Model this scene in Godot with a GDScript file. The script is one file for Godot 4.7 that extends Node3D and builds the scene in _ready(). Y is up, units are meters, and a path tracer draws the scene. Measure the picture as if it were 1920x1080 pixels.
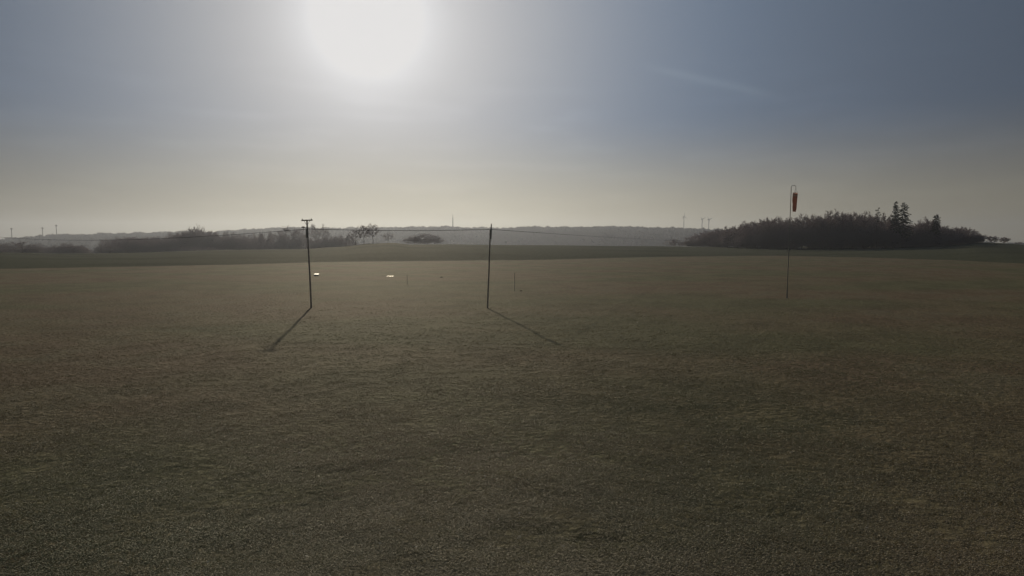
extends Node3D
# A model-flying meadow in early spring, seen against the low sun from a camera about 6 m up.

const EYE := 6.0                      # height of the camera above the meadow
const FOCAL := 1303.0                 # focal length in 1920 x 1080 picture units
const PITCH := 3.74                   # degrees the camera looks down
const SUN_AZ := -11.65                 # degrees from straight ahead, left is negative
const SUN_EL := 17.1

# skyline and field edges, measured as (column, row) and turned into distances and heights below
const EDGE := [[-900, 515], [0, 504], [250, 500], [400, 497], [640, 491], [960, 488], [1300, 481], [1450, 479.5], [1600, 482.5], [1760, 487], [1920, 494], [2700, 512]]
const CREST := [[-900, 470], [0, 475], [120, 478], [250, 476], [400, 470], [560, 468], [640, 463], [690, 457], [735, 455], [768, 458.5], [830, 458], [960, 459.5], [1200, 461.5], [1300, 462.5], [1400, 463], [1600, 461], [1780, 457], [1830, 454], [1880, 456], [1920, 458.5], [2700, 463]]
const CREST_AT := [[-900, 300], [0, 330], [400, 360], [640, 390], [735, 395], [830, 430], [1200, 480], [1500, 540], [1920, 520], [2700, 480]]
const RIDGE := [[-900, 452], [0, 452], [60, 448], [130, 444], [250, 441.5], [400, 438], [500, 434], [560, 432], [640, 433], [720, 432.5], [780, 430], [840, 430], [900, 433], [960, 432], [1050, 431], [1150, 430], [1200, 431.5], [1250, 433], [1320, 434.5], [1400, 438], [1600, 444], [1920, 462], [2700, 462]]

var rough_noise := FastNoiseLite.new()
var used := {}
var M := {}


func _ready() -> void:
	# ---------------------------------------------------------------- camera, sky, sun, exposure
	var cam := Camera3D.new()
	cam.name = "camera"
	add_child(cam)
	cam.position = Vector3(0, EYE, 0)
	cam.rotation_degrees = Vector3(-PITCH, 0, 0)
	cam.fov = rad_to_deg(2.0 * atan(540.0 / FOCAL))
	cam.near = 0.1
	cam.far = 20000.0
	cam.current = true

	var env := Environment.new()
	env.background_mode = Environment.BG_SKY
	var sky := Sky.new()
	var pano := PanoramaSkyMaterial.new()
	pano.panorama = sky_picture()
	sky.sky_material = pano
	env.sky = sky
	env.tonemap_mode = Environment.TONE_MAPPER_LINEAR
	env.tonemap_exposure = 1.0
	env.sdfgi_enabled = true
	env.ssao_enabled = true
	env.ssil_enabled = true
	env.volumetric_fog_enabled = true          # spring haze that scatters the low sun forward
	env.volumetric_fog_density = 0.00016
	env.volumetric_fog_albedo = Color(0.88, 0.92, 1.0)
	env.volumetric_fog_anisotropy = 0.6
	env.volumetric_fog_length = 4000.0
	var around := WorldEnvironment.new()
	around.name = "world_environment"
	around.environment = env
	add_child(around)

	var sun := DirectionalLight3D.new()
	sun.name = "sun"
	sun.rotation_degrees = Vector3(-SUN_EL, 180.0 - SUN_AZ, 0)
	sun.light_energy = 0.64
	sun.light_color = Color(1.0, 0.93, 0.80)
	sun.light_angular_distance = 0.8
	sun.shadow_enabled = true
	add_child(sun)

	rough_noise.seed = 11
	rough_noise.noise_type = FastNoiseLite.TYPE_SIMPLEX
	rough_noise.frequency = 1.0
	make_materials()

	# ---------------------------------------------------------------- large structure
	build_terrain()
	build_forest()
	build_wood()
	build_field_trees()

	# ---------------------------------------------------------------- objects
	build_poles()
	build_windsock()
	build_far_masts()

	# ---------------------------------------------------------------- small details
	build_meadow_details()
	build_grass()


# ==================================================================== helpers
func numbered(called: String) -> String:
	if not used.has(called):
		used[called] = 0
		return called
	used[called] += 1
	return "%s_%03d" % [called, used[called]]


func tag(o: Node3D, label := "", category := "", group := "", kind := "") -> Node3D:
	if label:
		o.set_meta("label", label)
	if category:
		o.set_meta("category", category)
	if group:
		o.set_meta("group", group)
	if kind:
		o.set_meta("kind", kind)
	return o


func thing(called: String, at := Vector3.ZERO) -> Node3D:
	var o := Node3D.new()
	o.name = numbered(called)
	add_child(o)
	o.position = at
	return o


func put(called: String, m: Mesh, mat: Material, parent: Node3D = null, at := Vector3.ZERO) -> MeshInstance3D:
	var o := MeshInstance3D.new()
	o.name = numbered(called) if parent == null else called
	o.mesh = m
	o.material_override = mat
	o.position = at
	(parent if parent else self).add_child(o, true)
	return o


func look(table: Array, u: float) -> float:
	if u <= table[0][0]:
		return table[0][1]
	for i in range(1, table.size()):
		if u <= table[i][0]:
			var t: float = (u - table[i - 1][0]) / float(table[i][0] - table[i - 1][0])
			return lerpf(table[i - 1][1], table[i][1], t * t * (3.0 - 2.0 * t) * 0.5 + t * 0.5)
	return table[-1][1]


func slope(row: float) -> float:                    # tangent of the elevation at that row of the picture
	return tan(-deg_to_rad(PITCH) - atan((row - 540.0) / FOCAL))


func column(x: float, z: float) -> float:
	var a := atan2(x, -z)
	return 960.0 + FOCAL * tan(clampf(a, -0.95, 0.95))


func tubes() -> Dictionary:
	return {"v": PackedVector3Array(), "n": PackedVector3Array()}


func tri(b: Dictionary, p: Vector3, q: Vector3, r: Vector3) -> void:
	var n := (r - p).cross(q - p).normalized()
	b.v.append(p); b.v.append(q); b.v.append(r)
	b.n.append(n); b.n.append(n); b.n.append(n)


func tube(b: Dictionary, path: PackedVector3Array, radii: PackedFloat32Array, sides := 8, capped := true) -> void:
	var v: PackedVector3Array = b.v
	var nn: PackedVector3Array = b.n
	var along := (path[path.size() - 1] - path[0]).normalized()
	var side := along.cross(Vector3.RIGHT if absf(along.x) < 0.8 else Vector3.UP).normalized()
	var rings := []
	for i in path.size():
		var d := (path[mini(i + 1, path.size() - 1)] - path[maxi(i - 1, 0)]).normalized()
		var s := (side - d * side.dot(d)).normalized()
		var t := d.cross(s)
		var ring := PackedVector3Array()
		for k in sides:
			var a := TAU * k / sides
			ring.append(s * cos(a) + t * sin(a))
		rings.append(ring)
	for i in path.size() - 1:
		for k in sides:
			var l := (k + 1) % sides
			var n0: Vector3 = rings[i][k]
			var n1: Vector3 = rings[i][l]
			var n2: Vector3 = rings[i + 1][k]
			var n3: Vector3 = rings[i + 1][l]
			var p0 := path[i] + n0 * radii[i]
			var p1 := path[i] + n1 * radii[i]
			var p2 := path[i + 1] + n2 * radii[i + 1]
			var p3 := path[i + 1] + n3 * radii[i + 1]
			v.append(p0); v.append(p2); v.append(p1); v.append(p1); v.append(p2); v.append(p3)
			nn.append(n0); nn.append(n2); nn.append(n1); nn.append(n1); nn.append(n2); nn.append(n3)
	if capped:
		for e in [0, path.size() - 1]:
			var d := (path[1] - path[0]).normalized() * -1.0 if e == 0 else (path[e] - path[e - 1]).normalized()
			for k in sides:
				var l := (k + 1) % sides
				var p: Vector3 = path[e] + rings[e][k] * radii[e]
				var q: Vector3 = path[e] + rings[e][l] * radii[e]
				if e == 0:
					v.append(path[e]); v.append(p); v.append(q)
				else:
					v.append(path[e]); v.append(q); v.append(p)
				nn.append(d); nn.append(d); nn.append(d)


func bar(b: Dictionary, p: Vector3, q: Vector3, r0: float, r1: float, sides := 8) -> void:
	tube(b, PackedVector3Array([p, q]), PackedFloat32Array([r0, r1]), sides)


func box(b: Dictionary, c: Vector3, size: Vector3, bevel := 0.01) -> void:
	# a box with chamfered edges
	var h := size * 0.5
	var bv := minf(bevel, minf(h.x, minf(h.y, h.z)) * 0.6)
	var face := func(o: Vector3, ex: Vector3, ey: Vector3) -> void:
		var n := o.normalized()
		var p := [c + o - ex - ey, c + o + ex - ey, c + o + ex + ey, c + o - ex + ey]
		if (p[2] - p[0]).cross(p[1] - p[0]).dot(n) < 0:
			p.reverse()
		tri(b, p[0], p[1], p[2])
		tri(b, p[0], p[2], p[3])
	for s in [-1.0, 1.0]:
		face.call(Vector3(s * h.x, 0, 0), Vector3(0, h.y - bv, 0), Vector3(0, 0, h.z - bv))
		face.call(Vector3(0, s * h.y, 0), Vector3(h.x - bv, 0, 0), Vector3(0, 0, h.z - bv))
		face.call(Vector3(0, 0, s * h.z), Vector3(h.x - bv, 0, 0), Vector3(0, h.y - bv, 0))
		for t in [-1.0, 1.0]:
			edge(b, c, Vector3(s * h.x, t * (h.y - bv), 0), Vector3(s * (h.x - bv), t * h.y, 0), Vector3(0, 0, h.z - bv))
			edge(b, c, Vector3(s * h.x, 0, t * (h.z - bv)), Vector3(s * (h.x - bv), 0, t * h.z), Vector3(0, h.y - bv, 0))
			edge(b, c, Vector3(0, s * h.y, t * (h.z - bv)), Vector3(0, s * (h.y - bv), t * h.z), Vector3(h.x - bv, 0, 0))
			for w in [-1.0, 1.0]:
				var p := c + Vector3(s * h.x, t * (h.y - bv), w * (h.z - bv))
				var q := c + Vector3(s * (h.x - bv), t * h.y, w * (h.z - bv))
				var r := c + Vector3(s * (h.x - bv), t * (h.y - bv), w * h.z)
				if (r - p).cross(q - p).dot(Vector3(s, t, w)) < 0:
					tri(b, p, r, q)
				else:
					tri(b, p, q, r)


func edge(b: Dictionary, c: Vector3, p: Vector3, q: Vector3, e: Vector3) -> void:
	var k := [c + p - e, c + q - e, c + q + e, c + p + e]
	if (k[2] - k[0]).cross(k[1] - k[0]).dot(p + q) < 0:
		k.reverse()
	tri(b, k[0], k[1], k[2])
	tri(b, k[0], k[2], k[3])


func made(b: Dictionary) -> ArrayMesh:
	var a := []
	a.resize(Mesh.ARRAY_MAX)
	a[Mesh.ARRAY_VERTEX] = b.v
	a[Mesh.ARRAY_NORMAL] = b.n
	var m := ArrayMesh.new()
	m.add_surface_from_arrays(Mesh.PRIMITIVE_TRIANGLES, a)
	return m


# ==================================================================== sky
func sky_picture() -> ImageTexture:
	var w := 1536
	var h := 768
	var data := PackedFloat32Array()
	data.resize(w * h * 3)
	var to_sun := Vector3(sin(deg_to_rad(SUN_AZ)) * cos(deg_to_rad(SUN_EL)), sin(deg_to_rad(SUN_EL)), -cos(deg_to_rad(SUN_AZ)) * cos(deg_to_rad(SUN_EL)))
	var cirrus := FastNoiseLite.new()
	cirrus.seed = 5
	cirrus.noise_type = FastNoiseLite.TYPE_SIMPLEX
	cirrus.frequency = 1.0
	cirrus.fractal_octaves = 3
	# the ends of a thin old contrail right of the sun
	var c0 := ray(1180, 118)
	var c1 := ray(1490, 188)
	var across := c0.cross(c1).normalized()
	var mid := (c0 + c1).normalized()
	var half := acos(clampf(c0.dot(c1), -1, 1)) * 0.5
	for j in h:
		var el := (0.5 - (j + 0.5) / h) * PI
		var ce := cos(el)
		var deg := rad_to_deg(el)
		for i in w:
			# Godot's panorama: the first column looks along -z, columns run to the right
			var az := wrapf((i + 0.5) / w * TAU, -PI, PI)
			var d := Vector3(sin(az) * ce, sin(el), -cos(az) * ce)
			var th := rad_to_deg(acos(clampf(d.dot(to_sun), -1.0, 1.0)))
			var k := smoothstep(6.0, 30.0, th)
			var clear := 1.0 + 0.32 * sin(az + 0.17)      # the air is a little clearer on the left
			var up := (0.44 * exp(-th / 21.0) + 0.15 * exp(-th * th / 260.0) + 0.032) * clear
			var r := up * lerpf(1.0, 0.66, k)
			var g := up * lerpf(1.0, 0.89, k)
			var b := up * lerpf(1.03, 1.26, k)
			var e0 := maxf(deg, 0.0)
			var low := 1.0 - smoothstep(-0.5, 10.5, e0)
			var hz := (0.29 * exp(-th / 26.0) + 0.22 * exp(-th * th / 850.0) + 0.08) * (0.96 + 0.6 * sin(az + 0.17))
			r = lerpf(r, hz * 1.12, low)
			g = lerpf(g, hz * 0.99, low)
			b = lerpf(b, hz * 0.66, low)
			# thin veils of high cloud low over the horizon
			if deg > -1.0 and deg < 16.0:
				var n := cirrus.get_noise_2d(az * 4.0 + 3.0, deg * 0.55)
				var veil := maxf(0.0, n) * 0.10 * smoothstep(0.0, 2.0, deg) * (1.0 - smoothstep(8.0, 16.0, deg))
				r *= 1.0 + veil; g *= 1.0 + veil; b *= 1.0 + veil
			# the bright aureole round the sun
			var core := exp(-th / 2.7)
			r = minf(r + core, 0.74); g = minf(g + core * 0.98, 0.73); b = minf(b + core * 0.95, 0.73)
			# contrail
			var off := d.dot(across)
			if absf(off) < 0.02:
				var on := acos(clampf((d - across * off).normalized().dot(mid), -1, 1)) / half
				var t := exp(-pow(off / 0.0042, 2.0)) * (1.0 - smoothstep(0.35, 1.0, on)) * 0.035
				r += t * 0.85; g += t; b += t
			var at := (j * w + i) * 3
			data[at] = r
			data[at + 1] = g
			data[at + 2] = b
	return ImageTexture.create_from_image(Image.create_from_data(w, h, false, Image.FORMAT_RGBF, data.to_byte_array()))


func ray(u: float, v: float) -> Vector3:
	return Vector3((u - 960.0) / FOCAL, (540.0 - v) / FOCAL, -1.0).normalized().rotated(Vector3.RIGHT, -deg_to_rad(PITCH))


# ==================================================================== materials
func noise_texture(seed_: int, freq: float, colors: Array, octaves := 4, size := 512) -> NoiseTexture2D:
	var n := FastNoiseLite.new()
	n.seed = seed_
	n.noise_type = FastNoiseLite.TYPE_SIMPLEX_SMOOTH
	n.frequency = freq
	n.fractal_octaves = octaves
	var t := NoiseTexture2D.new()
	t.width = size
	t.height = size
	t.seamless = true
	t.noise = n
	var g := Gradient.new()
	g.offsets = PackedFloat32Array([0.25, 0.5, 0.75])
	var cs := PackedColorArray()
	for c in colors:
		cs.append(Color(c[0], c[1], c[2]).linear_to_srgb())
	g.colors = cs
	t.color_ramp = g
	return t


func flat(called: String, c: Array, rough := 0.9) -> StandardMaterial3D:
	var m := StandardMaterial3D.new()
	m.resource_name = called
	m.albedo_color = Color(c[0], c[1], c[2]).linear_to_srgb()
	m.roughness = rough
	M[called] = m
	return m


func ground_material(called: String, seed_: int, colors: Array, metres: float) -> StandardMaterial3D:
	var m := flat(called, [1, 1, 1], 0.85)
	m.metallic_specular = 0.15
	m.albedo_texture = noise_texture(seed_, 0.012, colors, 5, 1024)
	m.uv1_triplanar = true
	m.uv1_world_triplanar = true
	m.uv1_scale = Vector3.ONE / metres
	m.vertex_color_use_as_albedo = true
	return m


func make_materials() -> void:
	var m := ground_material("meadow", 3, [[0.175, 0.153, 0.102], [0.202, 0.176, 0.119], [0.232, 0.200, 0.137]], 9.0)
	m.normal_enabled = true
	var n := NoiseTexture2D.new()
	n.width = 512; n.height = 512; n.seamless = true; n.as_normal_map = true; n.bump_strength = 3.0
	n.noise = FastNoiseLite.new()
	n.noise.frequency = 0.05
	n.noise.fractal_octaves = 4
	m.normal_texture = n
	ground_material("field", 8, [[0.094, 0.102, 0.070], [0.108, 0.116, 0.080], [0.122, 0.130, 0.091]], 23.0).metallic_specular = 0.05
	ground_material("hill", 21, [[0.040, 0.036, 0.032], [0.050, 0.045, 0.040], [0.060, 0.054, 0.045]], 180.0).metallic_specular = 0.0
	var g := flat("grass", [0.35, 0.33, 0.215], 0.6)
	g.backlight_enabled = true
	g.backlight = Color(0.45, 0.42, 0.22)
	g.vertex_color_use_as_albedo = true
	flat("twig", [0.31, 0.275, 0.285], 0.9)
	M.twig.backlight_enabled = true
	M.twig.backlight = Color(0.40, 0.36, 0.38)
	flat("forest_twig", [0.17, 0.15, 0.16], 0.9)
	flat("bark", [0.24, 0.205, 0.19], 0.95)
	var s := flat("needle", [0.085, 0.095, 0.07], 0.8)
	s.backlight_enabled = true
	s.backlight = Color(0.10, 0.12, 0.06)
	var wood := flat("pole_wood", [1, 1, 1], 0.9)
	wood.albedo_texture = noise_texture(31, 0.02, [[0.42, 0.39, 0.35], [0.50, 0.47, 0.42], [0.58, 0.54, 0.49]], 4, 256)
	wood.uv1_triplanar = true
	wood.uv1_scale = Vector3(3, 0.4, 3)
	flat("dark_metal", [0.24, 0.24, 0.24], 0.5).metallic = 0.3
	flat("pale_ceramic", [0.62, 0.60, 0.56], 0.35)
	flat("cable", [0.03, 0.03, 0.03], 0.6)
	flat("galvanised", [0.30, 0.31, 0.31], 0.45).metallic = 0.6
	var red := flat("sock_red", [0.36, 0.235, 0.205], 0.75)
	red.backlight_enabled = true
	red.backlight = Color(0.78, 0.63, 0.58)
	var pale := flat("sock_white", [0.62, 0.58, 0.54], 0.75)
	pale.backlight_enabled = true
	pale.backlight = Color(0.6, 0.55, 0.5)
	flat("far_steel", [0.16, 0.16, 0.17], 0.7)
	flat("white_paint", [0.78, 0.78, 0.76], 0.4)
	var lid := flat("sheet_metal", [0.80, 0.80, 0.78], 0.28)
	lid.metallic = 1.0
	flat("earth", [0.085, 0.066, 0.050], 0.95)
	var petal := flat("petal", [0.82, 0.80, 0.76], 0.6)
	petal.backlight_enabled = true
	petal.backlight = Color(0.9, 0.88, 0.84)


# ==================================================================== terrain
func edge_at(u: float) -> float:
	return EYE / -slope(look(EDGE, u))


func height(x: float, z: float) -> float:
	var r := Vector2(x, z).length()
	var a := atan2(x, -z)
	var u := column(x, z)
	var depth := r * cos(clampf(a, -0.95, 0.95))
	var ahead := 1.0 - smoothstep(0.9, 1.6, absf(a))          # behind the camera the land is level
	var eb := edge_at(u)
	if depth <= eb:
		return 0.0
	var dc := look(CREST_AT, u)
	var hc := (EYE + dc * slope(look(CREST, u))) * ahead
	if depth <= dc:
		var t := (depth - eb) / (dc - eb)
		return hc * (1.0 - pow(1.0 - t, 1.7)) * smoothstep(0.0, 0.12, t)
	var fall := smoothstep(0.0, 1.0, (depth - dc) / 800.0)
	var floor_ := lerpf(hc, -22.0, fall)
	var rd := 2500.0
	var hr := EYE + rd * slope(look(RIDGE, u))
	var rise := smoothstep(1250.0, rd, depth)
	var hh := lerpf(floor_, hr * ahead, rise)
	if depth > rd:
		hh -= (depth - rd) * 0.012 * ahead
	return hh


func rough(x: float, z: float) -> float:                       # tufts, hollows and tracks of the meadow
	var r := Vector2(x, z).length()
	var n := rough_noise.get_noise_2d(x * 0.16, z * 0.16) * 0.05
	n += rough_noise.get_noise_2d(x * 0.55 + 40.0, z * 0.55) * 0.016
	if r < 120.0:
		n += rough_noise.get_noise_2d(x * 1.7 - 9.0, z * 1.7) * 0.007 * (1.0 - r / 120.0)
	return n


func build_terrain() -> void:
	var angles := PackedFloat32Array()
	var a := -180.0
	while a < 180.0001:
		angles.append(deg_to_rad(a))
		a += 0.25 if a >= -46.0 and a < 46.0 else 4.0 if absf(a) > 50.5 else 1.0
	var patch := FastNoiseLite.new()
	patch.seed = 77
	patch.noise_type = FastNoiseLite.TYPE_SIMPLEX
	patch.fractal_octaves = 4
	patch.frequency = 0.02
	sheet("meadow", angles, 230, M.meadow, func(t: float, an: float) -> float:
		var e := edge_at(960.0 + FOCAL * tan(clampf(an, -0.95, 0.95))) / cos(clampf(an, -0.95, 0.95))
		return 0.0 if t == 0.0 else 2.0 * pow(e / 2.0, (t - 1.0 / 230.0) / (1.0 - 1.0 / 230.0)),
		func(x: float, z: float) -> float: return height(x, z) + rough(x, z) * smoothstep(0.0, 6.0, Vector2(x, z).length()),
		func(x: float, z: float) -> Color:
			var n := patch.get_noise_2d(x, z * 1.6)
			var f := patch.get_noise_2d(x * 6.0 + 90.0, z * 6.0)
			var k := 0.92 + 0.22 * f
			var green := clampf(0.5 + n * 1.3, 0.0, 1.0)
			return Color(k * lerpf(1.10, 0.88, green), k * lerpf(0.98, 0.99, green), k * lerpf(0.95, 0.84, green)))
	sheet("field", angles, 90, M.field, func(t: float, an: float) -> float:
		var c := cos(clampf(an, -0.95, 0.95))
		var e := edge_at(960.0 + FOCAL * tan(clampf(an, -0.95, 0.95))) / c
		return e * pow(1300.0 / c / e, t),
		func(x: float, z: float) -> float: return height(x, z) + rough(x, z),
		func(x: float, z: float) -> Color:
			var n := patch.get_noise_2d(x * 0.4, z * 0.8 + 300.0)
			var k := 1.0 + 0.35 * n
			return Color(k, k, k))
	sheet("hills", angles, 60, M.hill, func(t: float, an: float) -> float:
		var c := cos(clampf(an, -0.95, 0.95))
		return lerpf(1300.0, 4800.0, t) / c,
		func(x: float, z: float) -> float: return height(x, z) + rough(x, z) + patch.get_noise_2d(x * 0.12, z * 0.12) * 5.0 * smoothstep(1300.0, 1700.0, Vector2(x, z).length()),
		func(x: float, z: float) -> Color:
			var k := 1.0 + 0.5 * patch.get_noise_2d(x * 0.06, z * 0.1)
			return Color(k, k, k))


func sheet(called: String, angles: PackedFloat32Array, rings: int, mat: Material, radius: Callable, high: Callable, tint: Callable) -> void:
	var na := angles.size()
	var v := PackedVector3Array()
	var c := PackedColorArray()
	v.resize(na * (rings + 1))
	c.resize(v.size())
	for i in na:
		var an := angles[i]
		for j in rings + 1:
			var r: float = radius.call(float(j) / rings, an)
			var x := sin(an) * r
			var z := -cos(an) * r
			v[i * (rings + 1) + j] = Vector3(x, high.call(x, z), z)
			c[i * (rings + 1) + j] = tint.call(x, z)
	var index := PackedInt32Array()
	var n := PackedVector3Array()
	n.resize(v.size())
	for i in na - 1:
		for j in rings:
			var p := i * (rings + 1) + j
			var q := p + rings + 1
			index.append_array(PackedInt32Array([p, p + 1, q, q, p + 1, q + 1]))
			var fn := (v[q] - v[p + 1]).cross(v[p] - v[p + 1])
			if j == 0 and fn.length() < 1e-9:
				fn = Vector3.UP
			if fn.y < 0.0:
				fn = -fn
			fn = fn.normalized()
			n[p] += fn; n[p + 1] += fn; n[q] += fn
			n[q + 1] += fn
	for j in rings + 1:                                        # the seam behind the camera
		var s := n[j] + n[(na - 1) * (rings + 1) + j]
		n[j] = s
		n[(na - 1) * (rings + 1) + j] = s
	for i in n.size():
		n[i] = n[i].normalized() if n[i].length() > 1e-6 else Vector3.UP
	var arr := []
	arr.resize(Mesh.ARRAY_MAX)
	arr[Mesh.ARRAY_VERTEX] = v
	arr[Mesh.ARRAY_NORMAL] = n
	arr[Mesh.ARRAY_COLOR] = c
	arr[Mesh.ARRAY_INDEX] = index
	var m := ArrayMesh.new()
	m.add_surface_from_arrays(Mesh.PRIMITIVE_TRIANGLES, arr)
	tag(put(called, m, mat), "", "", "", "structure")


# ==================================================================== trees
func bare_tree(seed_: int, tall: float, wide: float, first: float, limbs := 15, twigs := 7, stout := 1.25) -> Array:
	# a leafless broadleaf tree: [trunk and limbs, twigs]
	var rng := RandomNumberGenerator.new()
	rng.seed = seed_
	var wood := tubes()
	var fine := tubes()
	var lean := Vector3(rng.randf_range(-0.05, 0.05), 0, rng.randf_range(-0.05, 0.05)) * tall
	var spine := PackedVector3Array()
	var sizes := PackedFloat32Array()
	for i in 7:
		var t := i / 6.0
		spine.append(Vector3(rng.randf_range(-0.012, 0.012) * tall, t * tall * 0.78 - (0.3 if i == 0 else 0.0), rng.randf_range(-0.012, 0.012) * tall) + lean * t * t)
		sizes.append(tall * 0.016 * pow(1.0 - t, 0.8) + 0.02)
	tube(wood, spine, sizes, 6, false)
	for l in limbs:
		var t := lerpf(first, 0.98, pow((l + rng.randf()) / limbs, 0.85))
		var k := t * 6.0
		var i := mini(int(k), 5)
		var root := spine[i].lerp(spine[i + 1], k - i)
		var az := l * 2.4 + rng.randf_range(-0.5, 0.5)
		var q := (t - first) / (1.0 - first)
		var reach := wide * 0.5 * (0.55 + 0.75 * sin(PI * clampf(q * 0.8 + 0.12, 0, 1))) * rng.randf_range(0.75, 1.1)
		var rise := tall * lerpf(0.20, 0.14, q) * rng.randf_range(0.7, 1.3)
		if q > 0.8:
			reach *= 0.8
		var tip := root + Vector3(cos(az) * reach, rise, sin(az) * reach)
		var bend := root.lerp(tip, 0.5) + Vector3(0, -0.06 * reach + rng.randf_range(-0.3, 0.3), 0)
		tube(wood, PackedVector3Array([root, bend, tip]), PackedFloat32Array([tall * 0.0075 + 0.01, tall * 0.005, 0.03]), 4, false)
		for s in 7:
			var f := lerpf(0.3, 1.0, (s + rng.randf()) / 7.0)
			var base := root.lerp(bend, f * 2.0) if f < 0.5 else bend.lerp(tip, f * 2.0 - 1.0)
			var dir := (Vector3(cos(az), 0.55, sin(az)) + rand_dir(rng) * 0.95).normalized()
			var len := wide * 0.16 * rng.randf_range(0.6, 1.25)
			var end := base + dir * len
			tube(wood, PackedVector3Array([base, end]), PackedFloat32Array([0.045, 0.022]), 3, false)
			for w in 4:
				var b2 := base.lerp(end, lerpf(0.25, 1.0, (w + rng.randf()) / 4.0))
				var d2 := (dir + Vector3(0, 0.35, 0) + rand_dir(rng) * 1.0).normalized()
				var e2 := b2 + d2 * len * rng.randf_range(0.45, 0.8)
				blade(fine, b2, e2, 0.045 * stout, rng)
				for x in twigs:
					var b3 := b2.lerp(e2, rng.randf())
					blade(fine, b3, b3 + (d2 + Vector3(0, 0.25, 0) + rand_dir(rng) * 0.9).normalized() * rng.randf_range(0.4, 1.0) * (0.5 + 0.04 * tall), 0.036 * stout, rng)
	var ys := PackedFloat32Array()
	for p in fine.v:
		ys.append(p.y)
	ys.sort()
	var top := ys[int(ys.size() * 0.965)]
	for part in [wood, fine]:                     # as tall as asked, but for a few stray twigs
		var v: PackedVector3Array = part.v
		for i in v.size():
			v[i] *= tall / top
		part.v = v
	return [made(wood), made(fine)]


func rand_dir(rng: RandomNumberGenerator) -> Vector3:
	var z := rng.randf_range(-1, 1)
	var a := rng.randf() * TAU
	var s := sqrt(1.0 - z * z)
	return Vector3(cos(a) * s, z, sin(a) * s)


func blade(b: Dictionary, p: Vector3, q: Vector3, w: float, rng: RandomNumberGenerator) -> void:
	var side := (q - p).cross(rand_dir(rng)).normalized() * w
	tri(b, p - side, p + side, q)


func spruce(seed_: int, tall: float, wide: float, gap: float, lop := 0.0) -> Array:
	# a thin spruce with drooping boughs; lop > 0 keeps the boughs of one side short
	var rng := RandomNumberGenerator.new()
	rng.seed = seed_
	var wood := tubes()
	var fine := tubes()
	bar(wood, Vector3(0, -0.3, 0), Vector3(0, tall * 0.55, 0), tall * 0.011, tall * 0.007, 6)
	bar(wood, Vector3(0, tall * 0.55, 0), Vector3(0, tall, 0), tall * 0.007, 0.015, 6)
	var y := tall * 0.14
	while y < tall - 0.3:
		var q := y / tall
		var long := wide * 0.5 * pow(1.0 - q, 0.45) * (0.5 + 0.5 * smoothstep(0.1, 0.4, q)) + 0.25
		var n := 5 if q < 0.9 else 4
		var turn := rng.randf() * TAU
		for i in n:
			if rng.randf() < 0.13:
				continue
			var az := turn + TAU * i / n + rng.randf_range(-0.3, 0.3)
			var len := long * rng.randf_range(0.6, 1.15) * (1.0 - lop * maxf(0.0, -cos(az)))
			var out_ := Vector3(cos(az), 0, sin(az))
			var root := Vector3(0, y + rng.randf_range(-0.2, 0.2), 0)
			var mid := root + out_ * len * 0.5 + Vector3(0, -len * 0.22, 0)
			var tip := root + out_ * len + Vector3(0, -len * (0.36 if q < 0.85 else 0.05), 0)
			tube(wood, PackedVector3Array([root, mid, tip]), PackedFloat32Array([0.05, 0.035, 0.012]), 3, false)
			var m := int(6 + len * 13.0)
			for k in m:
				var f := lerpf(0.15, 1.0, (k + rng.randf()) / m)
				var p := root.lerp(mid, f * 2.0) if f < 0.5 else mid.lerp(tip, f * 2.0 - 1.0)
				var sidew := out_.cross(Vector3.UP) * rng.randf_range(-1, 1) * 0.55
				var hang := Vector3(0, -rng.randf_range(0.35, 1.05), 0) + sidew + out_ * 0.3
				blade(fine, p, p + hang * lerpf(1.0, 0.6, q), 0.19, rng)
		y += gap * lerpf(1.0, 0.6, q) * rng.randf_range(0.85, 1.15)
	return [made(wood), made(fine)]


func pine(seed_: int, tall: float) -> Array:
	# a gaunt pine: bare trunk, a few crooked limbs that carry clumps of needles near the top
	var rng := RandomNumberGenerator.new()
	rng.seed = seed_
	var wood := tubes()
	var fine := tubes()
	var top := Vector3(0.5, tall, 0)
	tube(wood, PackedVector3Array([Vector3(0, -0.3, 0), Vector3(-0.25, tall * 0.5, 0.1), Vector3(0.2, tall * 0.85, 0), top]), PackedFloat32Array([0.24, 0.17, 0.09, 0.03]), 6, false)
	for i in 13:
		var q := lerpf(0.62, 0.99, i / 12.0)
		var az := i * 2.2 + rng.randf()
		var root := Vector3(0.2 * q, tall * q, 0)
		var tip := root + Vector3(cos(az), rng.randf_range(-0.1, 0.5), sin(az)) * rng.randf_range(0.8, 2.6) * (1.25 - q * 0.7)
		bar(wood, root, tip, 0.06, 0.02, 3)
		for k in 60:
			var c := root.lerp(tip, rng.randf_range(0.6, 1.1)) + rand_dir(rng) * rng.randf_range(0.0, 0.5)
			blade(fine, c, c + (rand_dir(rng) + Vector3(0, 0.3, 0)) * 0.45, 0.07, rng)
	return [made(wood), made(fine)]


var kinds := {}


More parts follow.
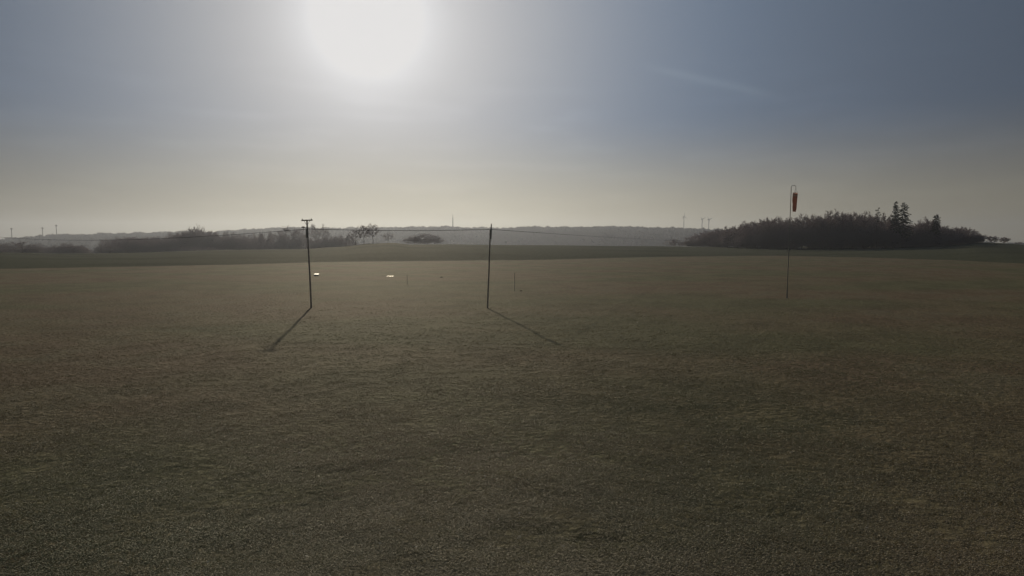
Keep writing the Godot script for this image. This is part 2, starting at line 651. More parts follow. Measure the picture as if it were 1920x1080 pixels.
func plant(called: String, kind: String, u: float, depth: float, top_row: float, width: float, turn: float, label: String, category := "tree", group := "") -> Node3D:
	# a tree of that kind rooted at that bearing and distance, as tall as it shows; conifers keep their own width
	var x := (u - 960.0) / FOCAL * depth
	var g := height(x, -depth)
	var tall := EYE + depth * slope(top_row) - g
	var o := thing(called, Vector3(x, g, -depth))
	o.rotation.y = turn
	var k: Array = kinds[kind]
	var grown: float = {"bare": 18.0, "shrub": 10.0, "spruce": 28.0, "pine": 22.0, "round": 5.0}[kind.rstrip("0123456789")] if kind != "spruce2" else 22.0
	var across: float = {"bare": width / 9.0, "shrub": width / 10.0, "round": width / 5.5}.get(kind.rstrip("0123456789"), tall / grown)
	o.scale = Vector3(across, tall / grown, across)
	put("trunk", k[0], M.bark, o)
	put("crown", k[1], M.needle if kind.begins_with("spruce") or kind.begins_with("pine") else M.twig, o)
	return tag(o, label, category, group)


const ORDINAL := ["first", "second", "third", "fourth", "fifth", "sixth", "seventh", "eighth", "ninth", "tenth", "eleventh", "twelfth", "thirteenth", "fourteenth", "fifteenth", "sixteenth", "seventeenth", "eighteenth", "nineteenth", "twentieth", "twenty-first", "twenty-second", "twenty-third", "twenty-fourth", "twenty-fifth", "twenty-sixth", "twenty-seventh", "twenty-eighth", "twenty-ninth", "thirtieth", "thirty-first", "thirty-second"]


func build_wood() -> void:
	for i in 6:
		kinds["bare%d" % i] = bare_tree(100 + i * 7, 18.0, [9.0, 8.0, 10.0, 9.0, 7.8, 9.0][i], [0.22, 0.3, 0.18, 0.26, 0.34, 0.2][i], 16, 8)
	for i in 3:
		kinds["shrub%d" % i] = bare_tree(300 + i * 5, 10.0, 12.0, 0.04, 20, 9, 1.9)
	for i in 2:
		kinds["round%d" % i] = bare_tree(400 + i * 3, 5.0, 5.5, 0.12, 18, 10, 1.7)
	kinds["spruce0"] = spruce(41, 28.0, 8.0, 1.0, 0.2)
	kinds["spruce1"] = spruce(42, 28.0, 14.0, 1.05, 0.55)
	kinds["spruce2"] = spruce(43, 22.0, 10.0, 0.95, 0.1)
	kinds["pine0"] = pine(51, 22.0)
	# the skyline of the wood, left to right: (column, row of the top, crown width in metres, distance)
	var line := [
		[1296, 443, 7, 520], [1312, 438, 8, 505], [1330, 434, 8, 495], [1348, 431, 7, 485], [1364, 427, 8, 470], [1383, 425, 8, 460], [1400, 418, 9, 450], [1420, 415, 10, 440],
		[1441, 412, 9, 435], [1463, 410, 9, 430], [1483, 412, 8, 425], [1503, 407, 10, 420], [1522, 406, 9, 418], [1540, 406, 8, 414], [1556, 398, 10, 412], [1576, 402, 9, 410],
		[1597, 401, 9, 408], [1617, 401, 8, 408], [1634, 406, 7, 406], [1657, 404, 8, 404], [1668, 410, 7, 404], [1712, 424, 7, 406], [1724, 416, 6, 410], [1737, 411, 6, 412],
		[1765, 425, 6, 418], [1782, 431, 7, 425], [1797, 427, 6, 430], [1813, 428, 6, 440]]
	var rng := RandomNumberGenerator.new()
	rng.seed = 9
	for i in line.size():
		var t: Array = line[i]
		plant("bare_tree", "bare%d" % [rng.randi() % 6], t[0], t[3], t[1], t[2], rng.randf() * TAU, "leafless tree on the skyline of the right-hand wood, %s from its left end" % ORDINAL[i], "tree", "leafless trees along the wood's skyline")
	plant("spruce", "spruce0", 1676, 398, 376.5, 22.0, 0.4, "tall narrow spruce, left and tallest of the pair rising above the wood")
	plant("spruce", "spruce1", 1690, 400, 378.5, 34.0, 0.0, "tall spruce with long drooping right-hand boughs, right of the pair above the wood")
	plant("spruce", "spruce2", 1752, 408, 399.5, 15.0, 1.0, "lone pointed spruce near the wood's right end, shorter than the pair")
	plant("pine", "pine0", 1642, 402, 391, 10.0, 0.3, "gaunt crooked pine poking out of the wood left of the two spruces")
	# what fills the wood behind and below its skyline
	for part in 4:
		var mm := MultiMesh.new()
		mm.transform_format = MultiMesh.TRANSFORM_3D
		var kind: String = ["bare0", "bare2", "shrub0", "shrub1"][part]
		mm.mesh = merged(kinds[kind])
		var places := []
		for i in (85 if part < 2 else 120):
			var u := rng.randf_range(1300, 1815) if part < 2 else rng.randf_range(1288, 1832)
			var top := 0.0
			var depth := 0.0
			for k in line.size() - 1:
				if u <= line[k + 1][0] or k == line.size() - 2:
					var f := clampf((u - line[k][0]) / float(line[k + 1][0] - line[k][0]), 0, 1)
					top = lerpf(line[k][1], line[k + 1][1], f)
					depth = lerpf(line[k][3], line[k + 1][3], f)
					break
			var x0 := (u - 960.0) / FOCAL
			var d := depth + (rng.randf_range(4, 45) if part < 2 else rng.randf_range(-8, 12))
			var g := height(x0 * d, -d)
			var full := EYE + d * slope(top) - g
			var tall := maxf(full, 3.0) * (rng.randf_range(0.76, 0.97) if part < 2 else rng.randf_range(0.30, 0.62))
			var wide := rng.randf_range(6, 9) if part < 2 else rng.randf_range(5, 8)
			places.append(Transform3D(Basis(Vector3.UP, rng.randf() * TAU).scaled(Vector3(wide / (9.0 if part < 2 else 10.0), tall / (18.0 if part < 2 else 10.0), wide / (9.0 if part < 2 else 10.0))), Vector3(x0 * d, g, -d)))
		mm.instance_count = places.size()
		for i in places.size():
			mm.set_instance_transform(i, places[i])
		var o := MultiMeshInstance3D.new()
		o.name = numbered("woodland" if part < 2 else "undergrowth")
		o.multimesh = mm
		o.material_override = M.twig
		add_child(o)
		tag(o, ["leafless trees filling the middle of the right-hand wood", "leafless trees at the back of the right-hand wood", "bare undergrowth along the front of the right-hand wood", "bare thicket between the trunks of the right-hand wood"][part], "wood" if part < 2 else "undergrowth", "", "stuff")


func merged(two: Array) -> ArrayMesh:
	var b := tubes()
	for m in two:
		var s: Array = m.surface_get_arrays(0)
		b.v.append_array(s[Mesh.ARRAY_VERTEX])
		b.n.append_array(s[Mesh.ARRAY_NORMAL])
	return made(b)


func build_field_trees() -> void:
	# trees standing in and beyond the dip behind the field
	plant("bare_tree", "bare1", 683, 392, 424, 6.5, 0.3, "sparse leafless tree on the field's hump, left of the two tallest there")
	plant("bare_tree", "bare4", 700, 394, 422, 6.0, 1.9, "sparse leafless tree on the field's hump, right of the two tallest there")
	plant("bare_tree", "bare3", 667, 400, 432, 6.0, 2.6, "low leafless tree at the left foot of the hump's tall pair")
	plant("small_tree", "bare2", 728, 393, 437, 3.6, 4.0, "little leafless tree on the very top of the field's hump")
	plant("thicket", "shrub0", 778, 445, 446, 10.0, 0.0, "low left shoulder of the rounded thicket right of the hump", "thicket")
	plant("thicket", "shrub1", 797, 450, 440, 13.0, 1.0, "broad rounded bare thicket in the middle distance right of the hump", "thicket")
	plant("thicket", "shrub2", 815, 446, 448, 8.0, 2.0, "low right shoulder of the rounded thicket right of the hump", "thicket")
	plant("bare_tree", "bare0", 546, 620, 428, 15, 0.5, "tall leafless tree just left of the T-topped pole")
	plant("bare_tree", "bare2", 562, 640, 432, 12, 1.5, "leafless tree directly behind the T-topped pole")
	plant("bare_tree", "bare5", 594, 800, 424.5, 17, 2.5, "flat-crowned broad tree rising above the skyline right of the T-topped pole")
	plant("bare_tree", "bare0", 606, 790, 431, 12, 3.1, "lower tree leaning on the right side of the flat-crowned broad tree")
	var left := [[28, 456, 14, 520], [44, 454, 16, 500], [62, 461, 11, 510], [126, 457, 15, 540], [139, 461, 11, 530], [208, 460, 12, 520], [226, 449, 15, 560], [244, 446, 17, 570], [262, 447, 16, 575], [284, 446, 16, 580], [302, 447, 15, 580],
		[322, 449, 13, 575], [340, 441, 15, 590], [356, 434, 17, 600], [371, 431, 17, 605], [388, 437, 15, 610], [406, 443, 14, 600], [430, 447, 14, 600], [455, 441, 15, 620], [478, 446, 13, 620], [500, 441, 15, 640], [522, 436, 14, 640], [632, 446, 11, 620], [648, 442, 10, 610]]
	var rng := RandomNumberGenerator.new()
	rng.seed = 19
	for i in left.size():
		var t: Array = left[i]
		var where: String
		if i < 3:
			where = "dark bare tree in the clump at the far left edge, %s from the left" % ORDINAL[i]
		elif i < 5:
			where = "bare tree of the small lone clump on the left, its %s tree" % ORDINAL[i - 3]
		elif i < 22:
			where = "hazy bare tree in the long left-hand tree belt, %s from the left" % ORDINAL[i - 5]
		else:
			where = "hazy bare tree between the T-topped pole and the hump, %s from the left" % ORDINAL[i - 22]
		plant("bare_tree", ["bare2", "bare5", "shrub1", "shrub0"][rng.randi() % 4], t[0], t[3], t[1], t[2], rng.randf() * TAU, where, "tree", "hazy trees in the dip behind the field")
	# the bushes that close the belt between and under those trees
	var runs := [[-40, 66, 458, 472, 515], [108, 148, 460, 471, 535], [196, 330, 446, 466, 565], [325, 570, 438, 466, 605], [570, 660, 446, 460, 630], [-60, 420, 464, 471, 560]]
	var mm := MultiMesh.new()
	mm.transform_format = MultiMesh.TRANSFORM_3D
	mm.mesh = merged(kinds["shrub2"])
	var places := []
	for q in runs:
		for i in int((q[1] - q[0]) / 4.5):
			var u := rng.randf_range(q[0], q[1])
			var d: float = q[4] + rng.randf_range(-15, 15)
			var x := (u - 960.0) / FOCAL * d
			var g := height(x, -d)
			var tall := maxf(EYE + d * slope(rng.randf_range(q[2], q[3])) - g, 2.0)
			var wide := rng.randf_range(6.0, 10.0) / 10.0
			places.append(Transform3D(Basis(Vector3.UP, rng.randf() * TAU).scaled(Vector3(wide, tall / 10.0, wide)), Vector3(x, g, -d)))
	mm.instance_count = places.size()
	for i in places.size():
		mm.set_instance_transform(i, places[i])
	var belt := MultiMeshInstance3D.new()
	belt.name = numbered("undergrowth")
	belt.multimesh = mm
	belt.material_override = M.twig
	add_child(belt)
	tag(belt, "bare bushes closing the long left-hand tree belt below its crowns", "undergrowth", "", "stuff")
	plant("bush", "shrub2", 1265, 560, 450, 11, 0.0, "small rounded bush alone on the crest left of the wood", "bush")
	plant("bush", "round0", 1858, 524, 444, 5.6, 0.0, "left one of two little bushes on the bare skyline right of the wood", "bush")
	plant("bush", "round1", 1880, 524, 446, 5.2, 0.8, "right one of two little bushes on the bare skyline right of the wood", "bush")
	plant("bush", "round0", 1908, 524, 454.5, 3.6, 0.8, "very low bush on the skyline at the right edge of the picture", "bush")


func build_forest() -> void:
	# woods on the far ridge: nobody could count these trees
	var rng := RandomNumberGenerator.new()
	rng.seed = 4
	var b := tubes()
	for i in 420:
		var d := rand_dir(rng)
		d.y = absf(d.y) * 1.0
		var c := Vector3(d.x * 4.0, 2.0 + d.y * 7.0, d.z * 4.0) * rng.randf_range(0.7, 1.05)
		blade(b, c, c + (d + rand_dir(rng) * 0.8 + Vector3(0, 0.4, 0)) * 2.2, 0.26, rng)
	var mm := MultiMesh.new()
	mm.transform_format = MultiMesh.TRANSFORM_3D
	mm.mesh = made(b)
	var clump := FastNoiseLite.new()
	clump.seed = 15
	clump.frequency = 0.004
	var places := []
	while places.size() < 24000:
		var a := deg_to_rad(rng.randf_range(-44, 44))
		var depth := lerpf(1200.0, 2620.0, pow(rng.randf(), 0.6))
		var r := depth / cos(a)
		var x := sin(a) * r
		var z := -cos(a) * r
		var n := clump.get_noise_2d(x, z)
		if n < -0.45 and depth < 2430.0:
			continue
		var s := rng.randf_range(0.75, 1.15) * (1.0 + 0.8 * clump.get_noise_2d(x * 2.0 + 500.0, z * 2.0) + 0.5 * clump.get_noise_2d(x * 7.0, z * 7.0 + 90.0))
		if x < -900.0 and depth > 2400.0:
			s *= 0.55
		s *= 0.85
		places.append(Transform3D(Basis(Vector3.UP, rng.randf() * TAU).scaled(Vector3(s * 1.3, s, s * 1.3)), Vector3(x, height(x, z) - 1.5, z)))
	mm.instance_count = places.size()
	for i in places.size():
		mm.set_instance_transform(i, places[i])
	var o := MultiMeshInstance3D.new()
	o.name = "forest"
	o.multimesh = mm
	o.material_override = M.forest_twig
	add_child(o)
	tag(o, "hazy purple-grey woods covering the far hills", "forest", "", "stuff")


# ==================================================================== poles and wires
func spot(u: float, row: float) -> Vector3:               # where that pixel meets the level meadow
	var d := ray(u, row)
	var t := EYE / -d.y
	return Vector3(d.x * t, 0, d.z * t)


func build_poles() -> void:
	var a := spot(583.5, 577)
	var o := thing("utility_pole", a)
	o.rotation.z = deg_to_rad(1.7)
	tag(o, "wooden pole with a flat T-shaped crossbar on top, left of the middle", "pole")
	var b := tubes()
	tube(b, PackedVector3Array([Vector3(0, -0.3, 0), Vector3(0.02, 3.0, 0), Vector3(0, 6.0, 0), Vector3(0, 8.0, 0)]), PackedFloat32Array([0.085, 0.08, 0.075, 0.07]), 12)
	put("pole", made(b), M.pole_wood, o)
	b = tubes()
	box(b, Vector3(0.0, 8.04, 0), Vector3(1.0, 0.11, 0.14), 0.015)
	var arm := put("crossbar", made(b), M.pole_wood, o)
	for x in [-0.42, 0.42]:
		b = tubes()
		tube(b, PackedVector3Array([Vector3(x, 8.09, 0), Vector3(x, 8.13, 0), Vector3(x, 8.15, 0), Vector3(x, 8.19, 0)]), PackedFloat32Array([0.03, 0.045, 0.03, 0.035]), 10)
		put("insulator", made(b), M.dark_metal, arm)
	b = tubes()
	bar(b, Vector3(0.26, 8.0, 0.02), Vector3(0.04, 7.6, 0.05), 0.018, 0.018, 6)
	bar(b, Vector3(-0.26, 8.0, 0.02), Vector3(-0.04, 7.6, 0.05), 0.018, 0.018, 6)
	put("brace", made(b), M.dark_metal, o)
	b = tubes()
	bar(b, Vector3(-0.06, 7.36, 0), Vector3(-0.28, 7.40, 0), 0.016, 0.016, 6)
	var head := put("bracket", made(b), M.dark_metal, o)
	b = tubes()
	tube(b, PackedVector3Array([Vector3(-0.22, 7.41, 0), Vector3(-0.27, 7.41, 0), Vector3(-0.38, 7.42, 0), Vector3(-0.50, 7.41, 0), Vector3(-0.55, 7.40, 0)]), PackedFloat32Array([0.03, 0.07, 0.085, 0.06, 0.015]), 10)
	put("bracket_head", made(b), M.dark_metal, head)
	b = tubes()
	box(b, Vector3(-0.01, 6.85, 0.12), Vector3(0.20, 0.85, 0.14), 0.02)
	put("cable_box", made(b), M.dark_metal, o)
	b = tubes()
	box(b, Vector3(-0.19, 6.62, 0.06), Vector3(0.16, 0.10, 0.10), 0.02)
	put("junction_box", made(b), M.pale_ceramic, o)

	var c := spot(914, 578)
	var p := thing("utility_pole", c)
	p.rotation.z = deg_to_rad(-2.2)
	tag(p, "plain slender wooden pole in the middle with a short spike on top", "pole")
	b = tubes()
	tube(b, PackedVector3Array([Vector3(0, -0.3, 0), Vector3(0.015, 3.0, 0), Vector3(0, 7.25, 0)]), PackedFloat32Array([0.075, 0.07, 0.06]), 12)
	put("pole", made(b), M.pole_wood, p)
	b = tubes()
	bar(b, Vector3(0.08, 6.95, 0), Vector3(0.08, 7.72, 0), 0.055, 0.045, 8)
	put("spike", made(b), M.dark_metal, p)
	b = tubes()
	box(b, Vector3(0.06, 6.75, 0.05), Vector3(0.16, 0.85, 0.14), 0.02)
	put("cable_box", made(b), M.dark_metal, p)

	var top_a := o.transform * Vector3(0, 7.25, 0)
	var top_b := p.transform * Vector3(0.04, 7.2, 0)
	var far_left := Vector3(-101, 7.6, -130)
	var far_right := Vector3(143, 8.4, -520)
	wire(top_a, far_left, 1.1, "thin overhead wire running left from the T-topped pole along the skyline")
	wire(top_a, top_b, 0.12, "short overhead wire strung between the two wooden poles")
	wire(top_b, far_right, 0.9, "thin overhead wire sloping down to the right from the plain pole")
	# the poles that carry the far ends
	for e in [[far_left, "wooden pole carrying the wire beyond the left edge of the picture"], [far_right, "slim distant pole holding the right-hand end of the overhead wire"]]:
		var q := thing("utility_pole", Vector3(e[0].x, height(e[0].x, e[0].z), e[0].z))
		b = tubes()
		bar(b, Vector3(0, -0.3, 0), Vector3(0, e[0].y - q.position.y + 0.15, 0), 0.07, 0.05, 8)
		put("pole", made(b), M.pole_wood, q)
		tag(q, e[1], "pole")


func wire(p: Vector3, q: Vector3, sag: float, label: String) -> void:
	var path := PackedVector3Array()
	var radii := PackedFloat32Array()
	for i in 25:
		var t := i / 24.0
		path.append(p.lerp(q, t) - Vector3(0, sag * 4.0 * t * (1.0 - t), 0) - p)
		radii.append(0.022)
	var b := tubes()
	tube(b, path, radii, 5)
	tag(put("overhead_wire", made(b), M.cable, null, p), label, "wire")


func build_windsock() -> void:
	var a := spot(1475.5, 559)
	var far := Vector2(a.x, a.z).length()
	var tall := EYE + far * slope(355.5)
	var o := thing("windsock_mast", a)
	o.rotation.z = deg_to_rad(-0.75)
	tag(o, "tall thin metal mast with a hooked top, standing before the wood", "mast")
	var b := tubes()
	tube(b, PackedVector3Array([Vector3(0, -0.3, 0), Vector3(0, tall * 0.5, 0), Vector3(0, tall - 0.12, 0)]), PackedFloat32Array([0.05, 0.042, 0.032]), 10)
	put("pole", made(b), M.galvanised, o)
	b = tubes()
	var hook := PackedVector3Array([Vector3(0, tall - 0.14, 0), Vector3(0.03, tall - 0.04, 0), Vector3(0.10, tall, 0), Vector3(0.40, tall, 0), Vector3(0.47, tall - 0.04, 0), Vector3(0.50, tall - 0.12, 0), Vector3(0.50, tall - 0.36, 0)])
	var rr := PackedFloat32Array()
	for i in hook.size():
		rr.append(0.026)
	tube(b, hook, rr, 8)
	put("hook", made(b), M.galvanised, o)
	b = tubes()
	bar(b, Vector3(0, 0.0, 0), Vector3(0, 0.9, 0), 0.07, 0.07, 10)
	put("ground_sleeve", made(b), M.galvanised, o)
	# the limp sock
	var top := o.transform * Vector3(0.50, tall - 0.36, 0)
	var s := thing("windsock", top)
	s.rotation.z = deg_to_rad(-3.0)
	tag(s, "limp faded red windsock hanging from the mast's hook above the wood", "windsock")
	b = tubes()
	for i in 4:
		var an := TAU * i / 4.0 + 0.4
		bar(b, Vector3.ZERO, Vector3(cos(an) * 0.2, -0.40, sin(an) * 0.2), 0.008, 0.008, 4)
	put("bridle", made(b), M.cable, s)
	b = tubes()
	var ring := PackedVector3Array()
	var ringr := PackedFloat32Array()
	for i in 25:
		var an := TAU * i / 24.0
		ring.append(Vector3(cos(an) * 0.235, -0.42 - 0.05 * cos(an), sin(an) * 0.235))
		ringr.append(0.014)
	tube(b, ring, ringr, 6, false)
	put("hoop", made(b), M.galvanised, s)
	cloth(s, "cloth_band", -0.42, -0.62, 0.235, 0.26, M.sock_red)
	cloth(s, "cloth_band", -0.62, -0.80, 0.26, 0.255, M.sock_white)
	cloth(s, "cloth_sleeve", -0.80, -2.42, 0.255, 0.16, M.sock_red)


func cloth(parent: Node3D, called: String, y0: float, y1: float, r0: float, r1: float, mat: Material) -> void:
	var rows := maxi(4, int((y0 - y1) / 0.05))
	var b := tubes()
	var p := func(i: int, k: int) -> Vector3:
		var y := lerpf(y0, y1, i / float(rows))
		var r := lerpf(r0, r1, i / float(rows))
		var an := TAU * (k % 40) / 40.0
		var deep := clampf((-0.42 - y) / 1.2, 0.0, 1.0)
		var f := r * (1.0 + 0.16 * deep * sin(an * 5.0 + y * 1.3) + 0.07 * deep * sin(an * 9.0 - y * 4.0) + 0.03 * sin(y * 9.0 + an * 2.0))
		return Vector3(cos(an) * f + 0.03 * sin(y * 2.0), y, sin(an) * f * 0.8)
	for i in rows:
		for k in 40:
			tri(b, p.call(i, k), p.call(i + 1, k), p.call(i, k + 1))
			tri(b, p.call(i, k + 1), p.call(i + 1, k), p.call(i + 1, k + 1))
	put(called, made(b), mat, parent)


func build_far_masts() -> void:
	# radio mast on the ridge
	var depth := 2560.0
	var o := stand("radio_mast", 849.5, depth)
	tag(o, "slender grey radio mast on the far ridge, left of the middle pole", "mast")
	var tall := EYE + depth * slope(401.5) - o.position.y
	var b := tubes()
	tube(b, PackedVector3Array([Vector3(0, -2, 0), Vector3(0, tall * 0.45, 0), Vector3(0, tall * 0.75, 0)]), PackedFloat32Array([2.2, 1.7, 1.4]), 10)
	put("tower", made(b), M.far_steel, o)
	b = tubes()
	bar(b, Vector3(0, tall * 0.75, 0), Vector3(0, tall, 0), 1.0, 0.6, 8)
	put("antenna", made(b), M.far_steel, o)
	for f in [0.45, 0.75]:
		b = tubes()
		bar(b, Vector3(0, tall * f - 0.4, 0), Vector3(0, tall * f + 0.6, 0), 2.4, 2.4, 12)
		put("platform", made(b), M.far_steel, o)
	# three masts with small heads, far left
	var heads := [[24.5, 428.5, "left"], [82.5, 427.5, "middle"], [108.5, 422.5, "right tallest"]]
	for h in heads:
		var m := stand("tall_mast", h[0], depth)
		tag(m, "thin mast with small dark head on the far left skyline, %s of three" % h[2], "mast", "masts on the far left skyline")
		var up: float = EYE + depth * slope(h[1]) - m.position.y
		b = tubes()
		bar(b, Vector3(0, -3, 0), Vector3(0, up - 2.0, 0), 1.7, 1.2, 10)
		put("shaft", made(b), M.far_steel, m)
		b = tubes()
		tube(b, PackedVector3Array([Vector3(0, up - 4.0, 0), Vector3(0, up - 3.0, 0), Vector3(0, up, 0), Vector3(0, up + 1.5, 0), Vector3(0, up + 2.4, 0)]), PackedFloat32Array([1.2, 3.0, 3.6, 2.6, 0.6]), 12)
		put("head", made(b), M.dark_metal, m)
		b = tubes()
		bar(b, Vector3(0, up, 0), Vector3(4.8, up + 0.6, 0), 0.9, 0.5, 8)
		bar(b, Vector3(0, up - 0.4, 0), Vector3(-4.4, up + 0.2, 0), 0.8, 0.4, 8)
		put("side_arm", made(b), M.dark_metal, m)
	# three wind turbines beyond the ridge, right of the middle
	var turbines := [[1281, 406.5, 92.0, "left and tallest"], [1315, 411, 150.0, "middle"], [1327.5, 411.5, 20.0, "right"]]
	for t in turbines:
		var d := 3600.0
		var w := stand("wind_turbine", t[0], d)
		tag(w, "far pale wind turbine beyond the ridge beside the wood, %s of three" % t[3], "wind turbine", "wind turbines beyond the ridge")
		var hub: float = EYE + d * slope(t[1]) - w.position.y
		b = tubes()
		tube(b, PackedVector3Array([Vector3(0, -3, 0), Vector3(0, hub * 0.5, 0), Vector3(0, hub - 1, 0)]), PackedFloat32Array([2.6, 2.1, 1.5]), 12)
		put("tower", made(b), M.far_steel, w)
		b = tubes()
		box(b, Vector3(0, hub, -2.0), Vector3(4.0, 4.0, 11.0), 0.8)
		put("nacelle", made(b), M.far_steel, w)
		b = tubes()
		tube(b, PackedVector3Array([Vector3(0, hub, 3.4), Vector3(0, hub, 4.6), Vector3(0, hub, 6.0)]), PackedFloat32Array([1.7, 1.6, 0.3]), 12)
		put("hub", made(b), M.far_steel, w)
		for k in 3:
			var an: float = deg_to_rad(t[2] + 120.0 * k)
			var dir := Vector3(cos(an), sin(an), 0)
			var side := Vector3(-sin(an), cos(an), 0)
			b = tubes()
			var root := Vector3(0, hub, 5.0)
			var path := [root, root + dir * 5.0, root + dir * 24.0]
			var ws := [0.9, 1.7, 0.25]
			for s in 2:
				for f in [-1.0, 1.0]:
					var z := Vector3(0, 0, 0.35 * f)
					var p0: Vector3 = path[s] - side * ws[s]
					var p1: Vector3 = path[s] + side * ws[s]
					var p2: Vector3 = path[s + 1] - side * ws[s + 1]
					var p3: Vector3 = path[s + 1] + side * ws[s + 1]
					var m0: Vector3 = path[s] + z
					var m1: Vector3 = path[s + 1] + z
					tri(b, p0, p2, m0); tri(b, m0, p2, m1); tri(b, m0, m1, p1); tri(b, p1, m1, p3)
			put("blade", made(b), M.far_steel, w)
		w.rotation.y = 0.5


func stand(called: String, u: float, depth: float) -> Node3D:
	var x := (u - 960.0) / FOCAL * depth
	return thing(called, Vector3(x, height(x, -depth), -depth))


# ==================================================================== meadow
func build_meadow_details() -> void:
	# a low box whose sloping sheet-metal lid throws the sun back
	var a := spot(593.5, 517)
	var o := thing("low_box", a)
	o.rotation.y = 0.1
	tag(o, "small box with a shining sloped lid on the meadow right of the T-topped pole", "box")
	var b := tubes()
	box(b, Vector3(0, 0.10, 0), Vector3(0.74, 0.24, 0.85), 0.01)
	put("body", made(b), M.white_paint, o)
	b = tubes()
	box(b, Vector3(0, 0, 0), Vector3(0.80, 0.025, 0.95), 0.008)
	var lid := put("lid", made(b), M.sheet_metal, o, Vector3(0, 0.30, 0))
	lid.rotation.x = deg_to_rad(7.6)
	# a white strip in two lengths
	for k in 2:
		var p := spot([726.8, 734.0][k], 518.3)
		var w: float = [0.34, 0.85][k]
		b = tubes()
		box(b, Vector3(0, 0.05, 0), Vector3(w, 0.03, 0.13), 0.008)
		var s := tag(put("white_board", made(b), M.white_paint, null, p), ["short left piece of the white board strip lying on the meadow", "long right piece of the white board strip lying on the meadow"][k], "board")
		s.rotation = Vector3(deg_to_rad(7.0), -0.05, 0)
	# thin stakes
	var q := spot(763.5, 533)
	b = tubes()
	bar(b, Vector3(0, -0.2, 0), Vector3(0, 1.35, 0), 0.03, 0.028, 8)
	tag(put("stake", made(b), M.pole_wood, null, q), "thin short stake in the meadow right of the white board strip", "stake")
	q = spot(965, 546)
	b = tubes()
	bar(b, Vector3(0, -0.2, 0), Vector3(0, 2.3, 0), 0.03, 0.026, 8)
	tag(put("stake", made(b), M.pole_wood, null, q), "thin tall stake in the meadow right of the plain wooden pole", "stake")
	# molehills
	var rng := RandomNumberGenerator.new()
	rng.seed = 61
	var hills := [[828, 520.5, 0.4, "flat dark molehill between the white board strip and the plain pole"], [977, 545.5, 0.25, "dark molehill at the foot of the tall thin stake"]]
	for h in hills:
		b = tubes()
		var r: float = h[2]
		for i in 6:
			for k in 18:
				var ps := []
				for c in [[i, k], [i + 1, k], [i, k + 1], [i + 1, k + 1]]:
					var f: float = c[0] / 6.0
					var an: float = TAU * (c[1] % 18) / 18.0
					var rad := r * f * (1.0 + 0.15 * sin(an * 3.0 + r * 9.0))
					ps.append(Vector3(cos(an) * rad, r * 0.42 * pow(cos(f * PI * 0.5), 1.3) * (1.0 + 0.15 * sin(an * 5.0 + f * 7.0)) - 0.04, sin(an) * rad))
				tri(b, ps[0], ps[1], ps[2])
				tri(b, ps[2], ps[1], ps[3])
		tag(put("molehill", made(b), M.earth, null, spot(h[0], h[1])), h[3], "molehill")


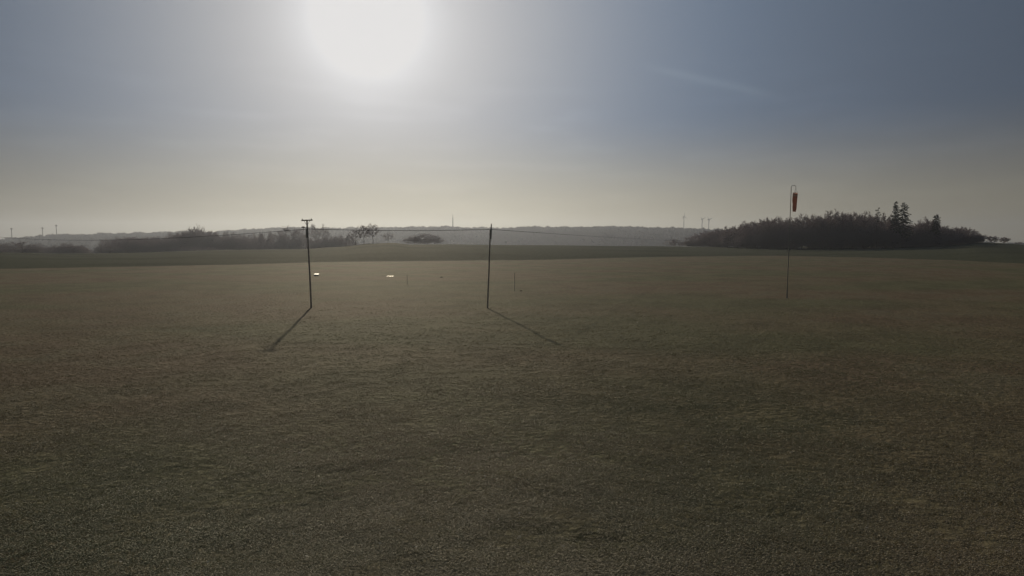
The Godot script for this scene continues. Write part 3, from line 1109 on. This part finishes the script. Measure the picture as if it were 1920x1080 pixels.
func build_grass() -> void:
	var rng := RandomNumberGenerator.new()
	rng.seed = 2
	# one tuft of bent blades, each two faces
	var meshes := []
	for v in 3:
		var b := tubes()
		for i in 9:
			var root := Vector3(rng.randf_range(-0.07, 0.07), -0.008, rng.randf_range(-0.07, 0.07))
			var az := rng.randf() * TAU
			var h := rng.randf_range(0.012, 0.034)
			var out_ := Vector3(cos(az), 0, sin(az)) * h * rng.randf_range(0.6, 1.8)
			var side := Vector3(-sin(az), 0, cos(az)) * 0.0045
			var mid := root + Vector3(0, h * 0.7, 0) + out_ * 0.4
			var tip := root + Vector3(0, h, 0) + out_
			tri(b, root - side, root + side, mid + side * 0.8)
			tri(b, root - side, mid + side * 0.8, mid - side * 0.8)
			tri(b, mid - side * 0.8, mid + side * 0.8, tip)
		meshes.append(made(b))
	var patch := FastNoiseLite.new()
	patch.seed = 33
	patch.frequency = 0.35
	patch.fractal_octaves = 3
	for v in 3:
		var buffer := PackedFloat32Array()
		var count := 0
		while count < 150000:
			# dense near the camera, thinning out with distance; also a little beside and before the picture
			var far := 9.0 * pow(13.0, rng.randf())
			var an := deg_to_rad(rng.randf_range(-46, 46))
			var x := sin(an) * far
			var z := -cos(an) * far
			var n := patch.get_noise_2d(x, z)
			if n < rng.randf_range(-1.1, 0.0):
				continue
			if rng.randf() < smoothstep(25.0, 118.0, far):
				continue
			var s := rng.randf_range(0.7, 1.3) * (1.0 + 0.25 * n) * (1.0 - 0.45 * smoothstep(30.0, 118.0, far))
			var bas := Basis(Vector3.UP, rng.randf() * TAU).scaled(Vector3(s * 1.15, s * 0.9, s * 1.15))
			var y := rough(x, z)
			var dry := clampf(0.5 + 0.9 * patch.get_noise_2d(x * 0.12 + 80.0, z * 0.12) + rng.randf_range(-0.3, 0.3), 0, 1)
			buffer.append_array(PackedFloat32Array([bas.x.x, bas.y.x, bas.z.x, x, bas.x.y, bas.y.y, bas.z.y, y, bas.x.z, bas.y.z, bas.z.z, z,
				lerpf(0.82, 1.25, dry), lerpf(0.92, 1.08, dry), lerpf(0.82, 1.15, dry), 1.0]))
			count += 1
		var mm := MultiMesh.new()
		mm.transform_format = MultiMesh.TRANSFORM_3D
		mm.use_colors = true
		mm.mesh = meshes[v]
		mm.instance_count = count
		mm.buffer = buffer
		var o := MultiMeshInstance3D.new()
		o.name = numbered("grass")
		o.multimesh = mm
		o.material_override = M.grass
		add_child(o)
		tag(o, ["short rough spring grass of the meadow", "dry brownish tufts in the meadow grass", "low bent blades between the meadow tufts"][v], "grass", "", "stuff")
	# daisies: little bright specks
	var d := tubes()
	for k in 9:
		var an := TAU * k / 9.0
		tri(d, Vector3(0, 0.006, 0), Vector3(cos(an + 0.3), 0.4, sin(an + 0.3)) * 0.019, Vector3(cos(an), 0.4, sin(an)) * 0.019)
	bar(d, Vector3(0, -0.10, 0), Vector3(0, 0.004, 0), 0.0015, 0.0015, 4)
	var mm2 := MultiMesh.new()
	mm2.transform_format = MultiMesh.TRANSFORM_3D
	mm2.mesh = made(d)
	mm2.instance_count = 420
	for i in 420:
		var far := 10.0 * pow(4.5, rng.randf())
		var an := deg_to_rad(rng.randf_range(-42, 42))
		var x := sin(an) * far
		var z := -cos(an) * far
		var bas := Basis.from_euler(Vector3(rng.randf_range(-0.2, 0.7), rng.randf() * TAU, rng.randf_range(-0.4, 0.4))) * rng.randf_range(0.7, 1.7)
		mm2.set_instance_transform(i, Transform3D(bas, Vector3(x, rough(x, z) + 0.09, z)))
	var fl := MultiMeshInstance3D.new()
	fl.name = "daisies"
	fl.multimesh = mm2
	fl.material_override = M.petal
	add_child(fl)
	tag(fl, "tiny white daisies sprinkled over the near meadow", "flowers", "", "stuff")
